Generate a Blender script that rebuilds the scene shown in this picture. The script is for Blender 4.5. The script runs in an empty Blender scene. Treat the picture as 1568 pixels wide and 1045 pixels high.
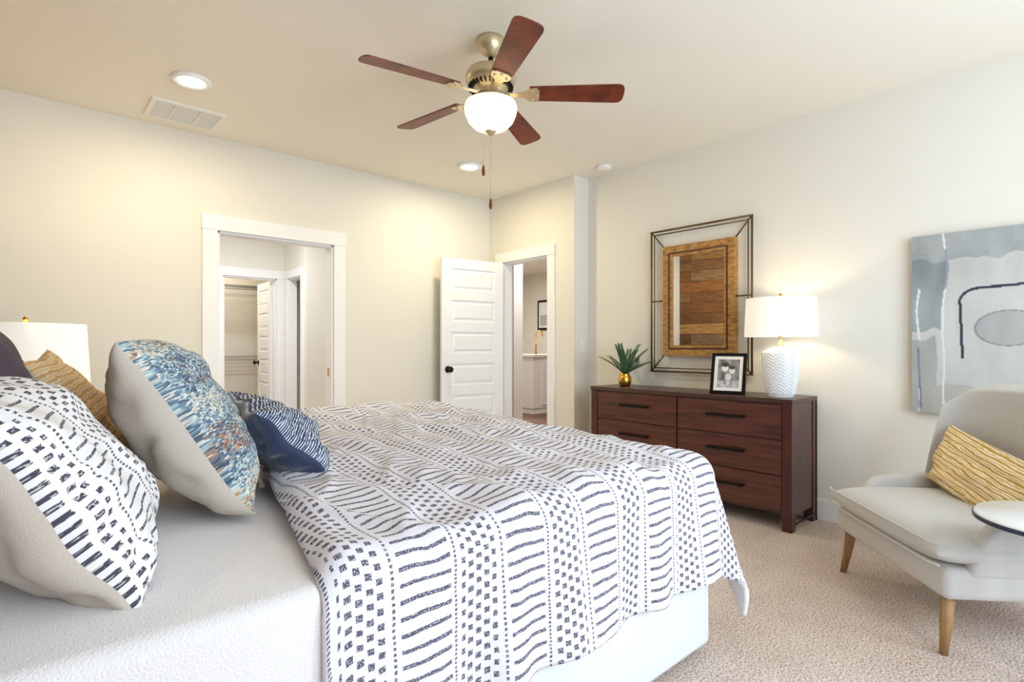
import bpy, bmesh, math, random
from mathutils import Vector, Matrix, noise
random.seed(7)
S=bpy.context.scene
COL=S.collection
H=2.74; CH=1.16
YA=4.59; XB=3.99; XD=3.79; YJ=3.37; XH=-0.36; YN=-1.4

# ---------------- materials ----------------
class E:
    def __init__(s,nt,sock): s.nt=nt; s.s=sock
    def _m(s,op,o=None,rev=False,clamp=False):
        n=s.nt.nodes.new('ShaderNodeMath'); n.operation=op; n.use_clamp=clamp
        a,b=(s,o) if not rev else (o,s)
        for i,x in enumerate((a,b)):
            if x is None: continue
            if isinstance(x,E): s.nt.links.new(x.s,n.inputs[i])
            else: n.inputs[i].default_value=float(x)
        return E(s.nt,n.outputs[0])
    def __add__(s,o): return s._m('ADD',o)
    def __sub__(s,o): return s._m('SUBTRACT',o)
    def __rsub__(s,o): return s._m('SUBTRACT',o,True)
    def __mul__(s,o): return s._m('MULTIPLY',o)
    def __truediv__(s,o): return s._m('DIVIDE',o)
    def lt(s,o): return s._m('LESS_THAN',o)
    def gt(s,o): return s._m('GREATER_THAN',o)
    def fl(s): return s._m('FLOOR')
    def fr(s): return s._m('FRACT')
    def mx(s,o): return s._m('MAXIMUM',o)
    def sin(s): return s._m('SINE')
    def band(s,a,b): return s.gt(a)*s.lt(b)
def newmat(name):
    m=bpy.data.materials.new(name); m.use_nodes=True
    nt=m.node_tree; b=nt.nodes['Principled BSDF']
    return m,nt,b
def col(c): return (c[0],c[1],c[2],1)
def hexc(h):
    r=[int(h[i:i+2],16)/255 for i in (0,2,4)]
    return tuple((x/12.92 if x<=.04045 else ((x+.055)/1.055)**2.4) for x in r)
def mat(name,c,rough=.6,metal=0,bump=0,bscale=200,var=0,vscale=8,emis=None,es=0,sheen=0,coat=0,spec=None):
    m,nt,b=newmat(name)
    b.inputs['Base Color'].default_value=col(c)
    b.inputs['Roughness'].default_value=rough
    b.inputs['Metallic'].default_value=metal
    if spec is not None: b.inputs['Specular IOR Level'].default_value=spec
    if sheen: b.inputs['Sheen Weight'].default_value=sheen
    if coat: b.inputs['Coat Weight'].default_value=coat
    if emis: b.inputs['Emission Color'].default_value=col(emis); b.inputs['Emission Strength'].default_value=es
    tc=nt.nodes.new('ShaderNodeTexCoord')
    if var:
        n=nt.nodes.new('ShaderNodeTexNoise'); n.inputs['Scale'].default_value=vscale; n.inputs['Detail'].default_value=6
        nt.links.new(tc.outputs['Object'],n.inputs['Vector'])
        r=nt.nodes.new('ShaderNodeValToRGB'); r.color_ramp.elements[0].position=.3; r.color_ramp.elements[1].position=.7
        r.color_ramp.elements[0].color=col([x*(1-var) for x in c]); r.color_ramp.elements[1].color=col([min(1,x*(1+var)) for x in c])
        nt.links.new(n.outputs['Fac'],r.inputs['Fac']); nt.links.new(r.outputs['Color'],b.inputs['Base Color'])
    if bump:
        n=nt.nodes.new('ShaderNodeTexNoise'); n.inputs['Scale'].default_value=bscale; n.inputs['Detail'].default_value=3
        nt.links.new(tc.outputs['Object'],n.inputs['Vector'])
        bp=nt.nodes.new('ShaderNodeBump'); bp.inputs['Strength'].default_value=bump; bp.inputs['Distance'].default_value=.01
        nt.links.new(n.outputs['Fac'],bp.inputs['Height']); nt.links.new(bp.outputs['Normal'],b.inputs['Normal'])
    return m
def wood(name,c1,c2,scale=3,stretch=(1,12,12),rough=.35,coat=0):
    m,nt,b=newmat(name)
    tc=nt.nodes.new('ShaderNodeTexCoord'); mp=nt.nodes.new('ShaderNodeMapping'); mp.inputs['Scale'].default_value=stretch
    n=nt.nodes.new('ShaderNodeTexNoise'); n.inputs['Scale'].default_value=scale; n.inputs['Detail'].default_value=8; n.inputs['Distortion'].default_value=.4
    r=nt.nodes.new('ShaderNodeValToRGB'); r.color_ramp.elements[0].position=.3; r.color_ramp.elements[1].position=.72
    r.color_ramp.elements[0].color=col(c1); r.color_ramp.elements[1].color=col(c2)
    nt.links.new(tc.outputs['Object'],mp.inputs['Vector']); nt.links.new(mp.outputs['Vector'],n.inputs['Vector'])
    nt.links.new(n.outputs['Fac'],r.inputs['Fac']); nt.links.new(r.outputs['Color'],b.inputs['Base Color'])
    b.inputs['Roughness'].default_value=rough; b.inputs['Coat Weight'].default_value=coat
    return m
def planks(name):
    m,nt,b=newmat(name)
    tc=nt.nodes.new('ShaderNodeTexCoord'); sp=nt.nodes.new('ShaderNodeSeparateXYZ'); cb=nt.nodes.new('ShaderNodeCombineXYZ')
    nt.links.new(tc.outputs['Object'],sp.inputs[0]); nt.links.new(sp.outputs['Y'],cb.inputs['X']); nt.links.new(sp.outputs['Z'],cb.inputs['Y'])
    br=nt.nodes.new('ShaderNodeTexBrick'); br.inputs['Scale'].default_value=1; br.inputs['Brick Width'].default_value=1.1; br.inputs['Row Height'].default_value=.17
    br.inputs['Mortar Size'].default_value=.005; br.inputs['Color1'].default_value=(1,1,1,1); br.inputs['Color2'].default_value=(0,0,0,1); br.inputs['Mortar'].default_value=(0,0,0,1)
    nt.links.new(cb.outputs[0],br.inputs['Vector'])
    r=nt.nodes.new('ShaderNodeValToRGB'); cr=r.color_ramp
    cr.elements[0].position=0; cr.elements[0].color=col(hexc('4a3019')); cr.elements[1].position=1; cr.elements[1].color=col(hexc('b28145'))
    e=cr.elements.new(.35); e.color=col(hexc('8a5a2c')); e=cr.elements.new(.65); e.color=col(hexc('6a5e48'))
    nt.links.new(br.outputs['Color'],r.inputs['Fac'])
    mp=nt.nodes.new('ShaderNodeMapping'); mp.inputs['Scale'].default_value=(1,2,18)
    n=nt.nodes.new('ShaderNodeTexNoise'); n.inputs['Scale'].default_value=2.5; n.inputs['Detail'].default_value=8
    nt.links.new(tc.outputs['Object'],mp.inputs[0]); nt.links.new(mp.outputs[0],n.inputs['Vector'])
    mx=nt.nodes.new('ShaderNodeMixRGB'); mx.blend_type='OVERLAY'; mx.inputs[0].default_value=1
    nt.links.new(r.outputs['Color'],mx.inputs[1]); nt.links.new(n.outputs['Fac'],mx.inputs[2])
    nt.links.new(mx.outputs[0],b.inputs['Base Color']); b.inputs['Roughness'].default_value=.7
    return m
def uvE(nt):
    tc=nt.nodes.new('ShaderNodeTexCoord'); 
    n=nt.nodes.new('ShaderNodeTexNoise'); n.inputs['Scale'].default_value=22; n.inputs['Detail'].default_value=2
    nt.links.new(tc.outputs['UV'],n.inputs['Vector'])
    sp=nt.nodes.new('ShaderNodeSeparateXYZ'); nt.links.new(tc.outputs['UV'],sp.inputs[0])
    sn=nt.nodes.new('ShaderNodeSeparateColor'); nt.links.new(n.outputs['Color'],sn.inputs[0])
    n2=nt.nodes.new('ShaderNodeTexNoise'); n2.inputs['Scale'].default_value=260; n2.inputs['Detail'].default_value=2
    nt.links.new(tc.outputs['UV'],n2.inputs['Vector'])
    u=E(nt,sp.outputs[0]); v=E(nt,sp.outputs[1]); a=E(nt,sn.outputs[0])-.5; bb=E(nt,sn.outputs[1])-.5; f=E(nt,n2.outputs['Fac'])-.5
    return tc,u,v,a,bb,f
def mixink(nt,b,mask,base,ink,fine=None,bumpm=True):
    mx=nt.nodes.new('ShaderNodeMixRGB'); mx.inputs[1].default_value=col(base); mx.inputs[2].default_value=col(ink)
    nt.links.new(mask.s,mx.inputs[0]); nt.links.new(mx.outputs[0],b.inputs['Base Color'])
    b.inputs['Roughness'].default_value=.9; b.inputs['Specular IOR Level'].default_value=.15
    bp=nt.nodes.new('ShaderNodeBump'); bp.inputs['Strength'].default_value=.5; bp.inputs['Distance'].default_value=.002
    h=mask if fine is None else mask*.6+fine
    nt.links.new(h.s,bp.inputs['Height']); nt.links.new(bp.outputs['Normal'],b.inputs['Normal'])
def textile(name,base,ink,per=.30,k=1.0,swap=False,ph=.06,lw=.25,brk=.6):
    m,nt,b=newmat(name)
    tc,u,v,na,nb,f=uvE(nt)
    if swap: u,v=v,u
    a=u+f*.003+na*.007*k; c=v+f*.003+nb*.009*k
    p=(a/per+ph).fr()
    rowl=(c/(.034*k)).fr()
    lad=p.band(.53,.97)*rowl.lt(lw)
    cell=(a/(.0235*k)); ci=cell.fl()
    blk=p.band(.07,.41)*cell.fr().lt(.64)*((c/(.030*k))+ci*.5).fr().lt(.45)
    dot=(p.band(.462,.485))*((c/(.013*k)).fr().lt(.55))
    dot2=(p.band(.0,.022))*((c/(.010*k)).fr().lt(.6))
    mask=lad.mx(blk).mx(dot).mx(dot2)
    mask=mask*(1.0-(f.gt(.06))*brk)
    mixink(nt,b,mask,base,ink,f)
    return m
def ramp_cloth(name,stops,scale=6,st=(1,1,1),wav=False,fscale=60,bmp=.4,vor=.28,dist=3,rot=0):
    m,nt,b=newmat(name)
    tc=nt.nodes.new('ShaderNodeTexCoord'); mp=nt.nodes.new('ShaderNodeMapping'); mp.inputs['Scale'].default_value=st; mp.inputs['Rotation'].default_value=(0,0,rot)
    nt.links.new(tc.outputs['UV'],mp.inputs[0])
    if wav:
        n=nt.nodes.new('ShaderNodeTexWave'); n.inputs['Scale'].default_value=scale; n.inputs['Distortion'].default_value=dist; n.inputs['Detail'].default_value=3; n.inputs['Detail Scale'].default_value=2
        n.bands_direction='Y'
    else:
        n=nt.nodes.new('ShaderNodeTexNoise'); n.inputs['Scale'].default_value=scale; n.inputs['Detail'].default_value=2
    nt.links.new(mp.outputs[0],n.inputs['Vector'])
    v=nt.nodes.new('ShaderNodeTexVoronoi'); v.inputs['Scale'].default_value=fscale; nt.links.new(mp.outputs[0],v.inputs['Vector'])
    sv=nt.nodes.new('ShaderNodeSeparateColor'); nt.links.new(v.outputs['Color'],sv.inputs[0])
    e=E(nt,n.outputs['Fac'])+(E(nt,sv.outputs[0])-.5)*vor
    r=nt.nodes.new('ShaderNodeValToRGB'); cr=r.color_ramp
    cr.elements[0].position=stops[0][0]; cr.elements[0].color=col(stops[0][1]); cr.elements[1].position=stops[-1][0]; cr.elements[1].color=col(stops[-1][1])
    for p,c in stops[1:-1]:
        q=cr.elements.new(p); q.color=col(c)
    nt.links.new(e.s,r.inputs[0]); nt.links.new(r.outputs[0],b.inputs['Base Color']); b.inputs['Roughness'].default_value=.9
    bp=nt.nodes.new('ShaderNodeBump'); bp.inputs['Strength'].default_value=bmp; bp.inputs['Distance'].default_value=.004
    nt.links.new(v.outputs['Distance'],bp.inputs['Height']); nt.links.new(bp.outputs['Normal'],b.inputs['Normal'])
    return m
def vcol(name,rough=.7):
    m,nt,b=newmat(name); a=nt.nodes.new('ShaderNodeVertexColor'); a.layer_name='Col'
    nt.links.new(a.outputs['Color'],b.inputs['Base Color']); b.inputs['Roughness'].default_value=rough
    return m

M={}
M['wall']=mat('wall_paint',hexc('ebe7dd'),.85,bump=.04,bscale=300)
M['ceil']=mat('ceiling_paint',hexc('f5f0e4'),.9,bump=.05,bscale=150)
M['trim']=mat('trim_white',hexc('f7f7f7'),.4)
M['door']=mat('door_white',hexc('f6f8fb'),.4)
M['black']=mat('black_metal',hexc('1b1a1a'),.35,.7)
M['bronze']=mat('bronze_metal',hexc('6b5636'),.4,.8)
M['cream']=mat('upholstery_linen',hexc('cdcac6'),.95,bump=.25,bscale=500,var=.04,vscale=300,sheen=.2)
M['coverlet']=mat('white_coverlet',hexc('e6e1e1'),.95,bump=.35,bscale=220,sheen=.2)
M['basefab']=mat('bed_base_fabric',hexc('e2e6e6'),.95,bump=.2,bscale=400)
M['beige']=mat('pillow_beige',hexc('cbbfb2'),.95,bump=.2,bscale=300)
M['navy']=mat('pillow_navy',hexc('18284a'),.5,bump=.2,bscale=300,sheen=.4)
M['purple']=mat('pillow_plum',hexc('4a3a44'),.85,bump=.3,bscale=200)
M['dress']=wood('dresser_wood',hexc('3b1a12'),hexc('683527'),3,(6,1,14),.3,.2)
M['dressside']=wood('dresser_frame_wood',hexc('3b1713'),hexc('56251d'),3,(6,6,1),.3,.2)
M['dresstop']=wood('dresser_top_wood',hexc('3a221a'),hexc('5a392f'),3,(14,1,6),.35,.1)
M['blade']=wood('fan_blade_wood',hexc('4f1508'),hexc('8d3c1b'),2,(5,5,5),.45,0)
M['oak']=wood('reclaimed_oak',hexc('8a5a22'),hexc('c99a58'),6,(3,3,8),.6)
M['leg']=wood('chair_leg_wood',hexc('8f6a43'),hexc('b98f60'),4,(10,10,1),.5)
M['brass']=mat('antique_brass',hexc('cdbf9c'),.35,.7)
M['gold']=mat('gold',hexc('d9a94a'),.25,1)
M['ceramic']=mat('white_ceramic',hexc('eef2f4'),.3,coat=.3)
M['green']=mat('leaf_green',hexc('48684a'),.6,var=.3,vscale=30)
M['mirror']=mat('mirror_glass',(.95,.95,.95),.01,1)
M['hallfloor']=wood('hall_wood_floor',hexc('6a4a38'),hexc('8f6a52'),2,(1,8,1),.4)
M['planks']=planks('reclaimed_plank_wall')
M['white']=mat('white_plastic',hexc('f2f0ea'),.4)
M['wire']=mat('wire_white',hexc('b9b9b9'),.4)
M['duvet']=textile('duvet_print',hexc('e4e1e8'),hexc('5a5869'),.30,1.0,False,.55,.27)
M['euro']=textile('euro_pillow_print',hexc('e8e4e3'),hexc('4c4a56'),.27,.72,False,.50,.24)
M['euro2']=textile('small_pillow_print',hexc('cfc9c6'),hexc('3a3340'),.16,.5,True)
M['chindi']=ramp_cloth('chindi_weave',[(.24,hexc('c08a62')),(.31,hexc('3b4a60')),(.41,hexc('6d8496')),(.46,hexc('dedacf')),(.50,hexc('7c97a6')),(.55,hexc('4b5c72')),(.60,hexc('a5c2c6')),(.67,hexc('e2dccd')),(.76,hexc('b9946e'))],4,(1,1.5,1),False,150,.7,.36)
M['navyp']=ramp_cloth('navy_weave',[(.15,hexc('26334d')),(.5,hexc('4a5772')),(.70,hexc('9aa3b4')),(.9,hexc('d0d2d6'))],40,(1,1,1),True,130,.4,.7,2)
M['tanp']=ramp_cloth('tan_weave',[(.2,hexc('cfa46c')),(.5,hexc('e4c797')),(.6,hexc('f3ebd9')),(.8,hexc('d8b88c'))],14,(1,1,1),True,120,.1,.2)
M['mustard']=ramp_cloth('mustard_stripe',[(.12,hexc('c79c45')),(.33,hexc('e3bf69')),(.46,hexc('f5eedd')),(.74,hexc('faf6ec')),(.9,hexc('e0bd72'))],13,(.35,1,1),True,110,.08,.22,3,.12)
def carpet():
    m,nt,b=newmat('carpet_beige')
    tc=nt.nodes.new('ShaderNodeTexCoord')
    n=nt.nodes.new('ShaderNodeTexNoise'); n.inputs['Scale'].default_value=120; n.inputs['Detail'].default_value=4
    nt.links.new(tc.outputs['Object'],n.inputs['Vector'])
    n3=nt.nodes.new('ShaderNodeTexNoise'); n3.inputs['Scale'].default_value=5; nt.links.new(tc.outputs['Object'],n3.inputs['Vector'])
    e=E(nt,n.outputs['Fac'])+(E(nt,n3.outputs['Fac'])-.5)*.12
    r=nt.nodes.new('ShaderNodeValToRGB'); cr=r.color_ramp
    cr.elements[0].position=.34; cr.elements[0].color=col(hexc('a08a7d')); cr.elements[1].position=.62; cr.elements[1].color=col(hexc('e9dad0'))
    q=cr.elements.new(.47); q.color=col(hexc('d0bbae'))
    nt.links.new(e.s,r.inputs[0]); nt.links.new(r.outputs[0],b.inputs['Base Color'])
    b.inputs['Roughness'].default_value=1; b.inputs['Specular IOR Level'].default_value=.05
    bp=nt.nodes.new('ShaderNodeBump'); bp.inputs['Strength'].default_value=.6; bp.inputs['Distance'].default_value=.012
    nt.links.new(n.outputs['Fac'],bp.inputs['Height']); nt.links.new(bp.outputs['Normal'],b.inputs['Normal'])
    return m
M['carpet']=carpet()
def shade_mat(name,es,c):
    m,nt,b=newmat(name); 
    b.inputs['Base Color'].default_value=col(hexc('f7f2e8')); b.inputs['Roughness'].default_value=.9
    b.inputs['Emission Color'].default_value=col(c); b.inputs['Emission Strength'].default_value=es
    return m
M['shade']=shade_mat('lampshade_linen',.36,(1,.94,.84))
M['bowl']=shade_mat('frosted_glass_bowl',2.0,(1,.72,.40))
M['can']=shade_mat('downlight_lens',9.0,(1,.86,.62))

# ---------------- mesh builder ----------------
class MB:
    def __init__(s): s.v=[];s.f=[];s.m=[];s.sm=[];s.mats=[]
    def mi(s,mt):
        if mt not in s.mats: s.mats.append(mt)
        return s.mats.index(mt)
    def add(s,vs,fs,mt,smooth=False,T=None):
        o=len(s.v); k=s.mi(mt)
        for p in vs:
            p=Vector(p); s.v.append(T@p if T else p)
        for f in fs: s.f.append([i+o for i in f]); s.m.append(k); s.sm.append(smooth)
    def box(s,a,b,mt,T=None):
        x0,y0,z0=[min(a[i],b[i]) for i in range(3)]; x1,y1,z1=[max(a[i],b[i]) for i in range(3)]
        vs=[(x0,y0,z0),(x1,y0,z0),(x1,y1,z0),(x0,y1,z0),(x0,y0,z1),(x1,y0,z1),(x1,y1,z1),(x0,y1,z1)]
        s.add(vs,[(0,3,2,1),(4,5,6,7),(0,1,5,4),(1,2,6,5),(2,3,7,6),(3,0,4,7)],mt,False,T)
    def lathe(s,prof,mt,T=None,seg=32,smooth=True,fn=None):
        vs=[];n=len(prof)
        for (r,z) in prof:
            for k in range(seg):
                a=2*math.pi*k/seg; rr=r+(fn(a,z) if fn else 0)
                vs.append((rr*math.cos(a),rr*math.sin(a),z))
        fs=[]
        for i in range(n-1):
            for k in range(seg):
                k2=(k+1)%seg; fs.append((i*seg+k,i*seg+k2,(i+1)*seg+k2,(i+1)*seg+k))
        if prof[0][0]>1e-4: fs.append(tuple(range(seg))[::-1])
        if prof[-1][0]>1e-4: fs.append(tuple((n-1)*seg+k for k in range(seg)))
        s.add(vs,fs,mt,smooth,T)
    def tube(s,pts,r,mt,seg=8,T=None,cap=True):
        pts=[Vector(p) for p in pts]; n=len(pts); rs=r if isinstance(r,(list,tuple)) else [r]*n
        vs=[]
        t0=(pts[1]-pts[0]).normalized(); up=Vector((0,0,1)) if abs(t0.z)<.9 else Vector((1,0,0))
        for i,p in enumerate(pts):
            t=(pts[min(i+1,n-1)]-pts[max(i-1,0)]).normalized()
            x=t.cross(up).normalized(); y=x.cross(t).normalized()
            for k in range(seg):
                a=2*math.pi*k/seg; vs.append(p+x*(rs[i]*math.cos(a))+y*(rs[i]*math.sin(a)))
        fs=[]
        for i in range(n-1):
            for k in range(seg):
                k2=(k+1)%seg; fs.append((i*seg+k,i*seg+k2,(i+1)*seg+k2,(i+1)*seg+k))
        if cap: fs.append(tuple(range(seg))[::-1]); fs.append(tuple((n-1)*seg+k for k in range(seg)))
        s.add(vs,fs,mt,True,T)
    def poly(s,pts,z0,z1,mt,T=None,smooth=False):
        n=len(pts); vs=[(x,y,z0) for x,y in pts]+[(x,y,z1) for x,y in pts]
        fs=[tuple(range(n))[::-1],tuple(range(n,2*n))]+[(i,(i+1)%n,n+(i+1)%n,n+i) for i in range(n)]
        s.add(vs,fs,mt,smooth,T)
    def obj(s,name,bevel=0,parent=None,seg=2,sub=0):
        me=bpy.data.meshes.new(name); me.from_pydata([tuple(v) for v in s.v],[],s.f)
        for mt in s.mats: me.materials.append(mt)
        me.polygons.foreach_set('material_index',s.m); me.polygons.foreach_set('use_smooth',s.sm)
        bm=bmesh.new(); bm.from_mesh(me); bmesh.ops.recalc_face_normals(bm,faces=bm.faces); bm.to_mesh(me); bm.free()
        me.update()
        o=bpy.data.objects.new(name,me); COL.objects.link(o)
        if bevel:
            b=o.modifiers.new('bevel','BEVEL'); b.width=bevel; b.segments=seg; b.limit_method='ANGLE'; b.angle_limit=math.radians(50)
        if sub:
            q=o.modifiers.new('sub','SUBSURF'); q.levels=sub; q.render_levels=sub
        if parent: o.parent=parent
        return o
def empty(name):
    e=bpy.data.objects.new(name,None); e.empty_display_size=.1; COL.objects.link(e); return e
def one(name,a,b,mt,bevel=0,T=None):
    q=MB(); q.box(a,b,mt,T); return q.obj(name,bevel)
def TR(x,y,z,rz=0,rx=0,ry=0):
    return Matrix.Translation((x,y,z))@Matrix.Rotation(rz,4,'Z')@Matrix.Rotation(ry,4,'Y')@Matrix.Rotation(rx,4,'X')

# ---------------- room shell ----------------
W=M['wall']
one('floor',(XH-.1,YN-.1,-.1),(XD+.12,9.3,0),M['carpet'])
one('floor_strip',(XD+.12,YN-.1,-.1),(XB+.1,YJ,0),M['carpet'])
one('ceiling',(XH-.1,YN-.1,H),(XB+.12,9.3,H+.1),M['ceil'])
DH=2.04
OX0,OX1=1.115,2.03
q=MB(); q.box((XH-.1,YA,0),(OX0,YA+.12,H),W); q.box((OX1,YA,0),(XD+.12,YA+.12,H),W); q.box((OX0,YA,DH),(OX1,YA+.12,H),W); q.obj('wall_far')
EY0,EY1=3.70,4.37
q=MB(); q.box((XD,YJ+.12,0),(XD+.12,EY0,H),W); q.box((XD,EY1,0),(XD+.12,YA,H),W); q.box((XD,EY0,DH),(XD+.12,EY1,H),W)
q.box((XD,YJ,0),(XB+.12,YJ+.12,H),W); q.obj('wall_entry')
one('wall_right',(XB,YN-.1,0),(XB+.12,YJ,H),W)
one('wall_head',(XH-.12,YN-.1,0),(XH,YA,H),M['planks'])
q=MB(); wz0,wz1=.55,2.35
ws=[(0.1,1.5),(1.9,3.3)]
xs=[XH]+[w for p in ws for w in p]+[XB]
for i in range(0,len(xs),2): q.box((xs[i],YN-.12,0),(xs[i+1],YN,H),W)
for a,b in ws:
    q.box((a,YN-.12,0),(b,YN,wz0),W); q.box((a,YN-.12,wz1),(b,YN,H),W)
q.obj('wall_near')
for i,(a,b) in enumerate(ws):
    q=MB(); t=M['trim']
    q.box((a,YN-.1,wz0),(a+.05,YN+.02,wz1),t); q.box((b-.05,YN-.1,wz0),(b,YN+.02,wz1),t); q.box((a,YN-.1,wz0),(b,YN+.04,wz0+.05),t); q.box((a,YN-.1,wz1-.05),(b,YN+.02,wz1),t)
    q.box((a,YN-.08,(wz0+wz1)/2-.02),(b,YN-.04,(wz0+wz1)/2+.02),t); q.box(((a+b)/2-.015,YN-.08,wz0),((a+b)/2+.015,YN-.04,wz1),t)
    q.obj('window_%d'%(i+1),.004)
bh=.14
q=MB(); q.box((XH,YA-.015,0),(OX0-.1,YA,bh),M['trim']); q.box((OX1+.1,YA-.015,0),(XD,YA,bh),M['trim']); q.obj('baseboard_far',.004)
q=MB(); q.box((XB-.015,YN,0),(XB,YJ-.016,bh),M['trim']); q.obj('baseboard_right',.004)
q=MB(); q.box((XD-.015,YJ-.015,0),(XD,EY0-.09,bh),M['trim']); q.box((XD,YJ-.015,0),(XB,YJ,bh),M['trim']); q.obj('baseboard_entry',.004)
def casing_x(name,x0,x1,y,h=DH,w=.105,side=-1,dep=.12):
    q=MB(); t=M['trim']; ya=y+side*.02
    q.box((x0-w,ya,0),(x0,y,h),t); q.box((x1,ya,0),(x1+w,y,h),t); q.box((x0-w-.005,ya-.004*1,h),(x1+w+.005,y,h+w+.01),t)
    q.box((x0,y,0),(x0+.018,y+dep,h),t); q.box((x1-.018,y,0),(x1,y+dep,h),t); q.box((x0,y,h-.018),(x1,y+dep,h),t)
    return q.obj(name,.003)
def casing_y(name,y0,y1,x,h=DH,w=.09,dep=.12):
    q=MB(); t=M['trim']; xa=x-.02
    q.box((xa,y0-w,0),(x,y0,h),t); q.box((xa,y1,0),(x,y1+w,h),t); q.box((xa-.004,y0-w-.005,h),(x,y1+w+.005,h+w+.01),t)
    q.box((x,y0,0),(x+dep,y0+.018,h),t); q.box((x,y1-.018,0),(x+dep,y1,h),t); q.box((x,y0,h-.018),(x+dep,y1,h),t)
    return q.obj(name,.003)
casing_x('trim_1',OX0,OX1,YA)
casing_y('trim_2',EY0,EY1,XD)
q=MB()
for z in (.25,1.1,1.83):
    q.box((OX0+.018,YA+.03,z-.05),(OX0+.024,YA+.10,z+.05),M['black']); q.tube([(OX0+.03,YA+.1,z-.055),(OX0+.03,YA+.1,z+.055)],.007,M['black'])
q.box((OX1-.022,YA+.045,.90),(OX1-.017,YA+.075,.97),M['gold'])
q.obj('trim_hinges')
def panel_door(name,hx,hy,ang,w,h=2.02,npan=6,knobs=True,hin=True,hang=0):
    T=TR(hx,hy,.008,ang); q=MB(); t=M['door']; th=.035; st=.105
    q.box((.001,-th/2+.009,.001),(w-.001,th/2-.009,h-.001),t,T)
    q.box((0,-th/2,0),(st,th/2,h),t,T); q.box((w-st,-th/2,0),(w,th/2,h),t,T)
    rail=.10; ph=(h-rail*(npan+1)-.05)/npan; z=0
    q.box((st,-th/2,0),(w-st,th/2,rail+.05),t,T); z=rail+.05
    for i in range(npan):
        z0=z; z1=z+ph
        for sg in (-1,1):
            y0=sg*(th/2-.009); y1=sg*(th/2-.002); i1=.022;i2=.04
            vs=[]
            for (ins,y) in ((i1,y0),(i2,y1)):
                vs+=[(st+ins,y,z0+ins),(w-st-ins,y,z0+ins),(w-st-ins,y,z1-ins),(st+ins,y,z1-ins)]
            q.add(vs,[(4,5,6,7),(0,1,5,4),(1,2,6,5),(2,3,7,6),(3,0,4,7)],t,False,T)
        q.box((st,-th/2,z1),(w-st,th/2,z1+rail),t,T); z=z1+rail
    if knobs:
        for sg in (-1,1):
            R=T@TR(w-.065,sg*th/2,.93,0,-sg*math.pi/2)
            q.lathe([(.033,0),(.033,.008),(.012,.012),(.011,.035),(.024,.042),(.030,.055),(.026,.068),(.0,.073)],M['black'],R,20)
    if hin:
        for z in (.2,1.0,1.8): q.tube([T@Vector((0,-th/2-.004,z-.05)),T@Vector((0,-th/2-.004,z+.05))],.008,M['black'])
    return q.obj(name,.002)
hx,hy=XD-.045,EY1-.045
ex,ey=3.05,4.41
panel_door('door_1',hx,hy,math.atan2(ey-hy,ex-hx),.715)
YV=7.4; XV=2.6; YC=6.64
q=MB(); q.box((.8,YV,0),(1.86,YV+.1,H),W); q.box((2.50,YV,0),(3.2,YV+.1,H),W); q.box((1.86,YV,DH),(2.50,YV+.1,H),W); q.obj('wall_vestibule_back')
casing_x('trim_3',1.86,2.50,YV,dep=.1,w=.10)
q=MB(); DY0,DY1=6.80,7.24
q.box((XV,YC+.1,0),(XV+.1,DY0,H),W); q.box((XV,DY1,0),(XV+.1,YV,H),W); q.box((XV,DY0,DH),(XV+.1,DY1,H),W)
q.box((XV,YC,0),(XD,YC+.1,H),W); q.obj('wall_vestibule_right')
casing_y('trim_4',DY0,DY1,XV,w=.09,dep=.1)
panel_door('door_3',XV+.09,DY0+.02,math.pi/2-.5,.42,knobs=True,hin=False)
one('wall_vestibule_left',(.7,YA+.12,0),(.8,9.3,H),W)
one('wall_bath_end',(XD,YA+.12,0),(XD+.1,9.3,H),W)
one('wall_closet_back',(.8,8.9,0),(XD,9.0,H),W)
panel_door('door_2',2.475,YV+.12,math.pi/2-.05,.62)
q=MB()
for z in (2.05,1.02):
    yb=8.88; d=.33
    for k in range(5): q.tube([(.85,yb-d*k/4,z),(3.0,yb-d*k/4,z)],.006,M['wire'],6)
    q.tube([(.85,yb-d,z-.05),(3.0,yb-d,z-.05)],.008,M['wire'],6)
    for k in range(70):
        x=.86+k*.0305; q.tube([(x,yb,z+.003),(x,yb-d,z+.003),(x,yb-d,z-.05)],.0028,M['wire'],4)
    for x in (1.4,2.1,2.75):
        q.tube([(x,yb-d+.01,z-.01),(x,yb,z-.33)],.007,M['wire'],6)
q.obj('wire_closet_shelf')
one('floor_hall',(XD+.12,YJ+.12,-.1),(12,12,-.001),M['hallfloor'])
q=MB(); q.box((XD+.22,YJ+.12,2.9),(12,12,3.0),M['ceil'])
q.obj('ceiling_hall')
one('wall_hall_far',(9.2,3,0),(9.3,12,2.9),W)
one('wall_hall_left',(4.0,9.9,0),(9.2,10.0,2.9),W)
one('wall_hall_right',(XB+.12,YJ+.02,0),(9.2,YJ+.12,2.9),W)
q=MB(); q.box((4.9,5.42,0),(5.02,9.9,2.9),W); q.box((4.88,5.40,0),(5.04,5.42,2.9),M['trim']); q.obj('wall_hall_partition')
q=MB(); q.box((6.5,6.7,.1),(8.4,7.4,.98),M['trim']); q.box((6.52,6.72,0),(8.38,7.38,.1),M['trim']); q.box((6.45,6.65,.98),(8.45,7.45,1.02),M['white'])
for x in (6.9,7.4,7.9): q.box((x-.2,6.68,.15),(x+.2,6.7,.92),M['door'])
q.obj('kitchen_island',.004)
q=MB(); q.lathe([(.03,1.02),(.03,1.03),(.014,1.04),(.014,1.2)],M['gold'],TR(6.9,7.05,0)); q.tube([(6.9,7.05,1.2),(6.9,7.05,1.38),(6.9,6.98,1.45),(6.9,6.9,1.42),(6.9,6.88,1.34)],.012,M['gold']); q.obj('kitchen_faucet')
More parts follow.
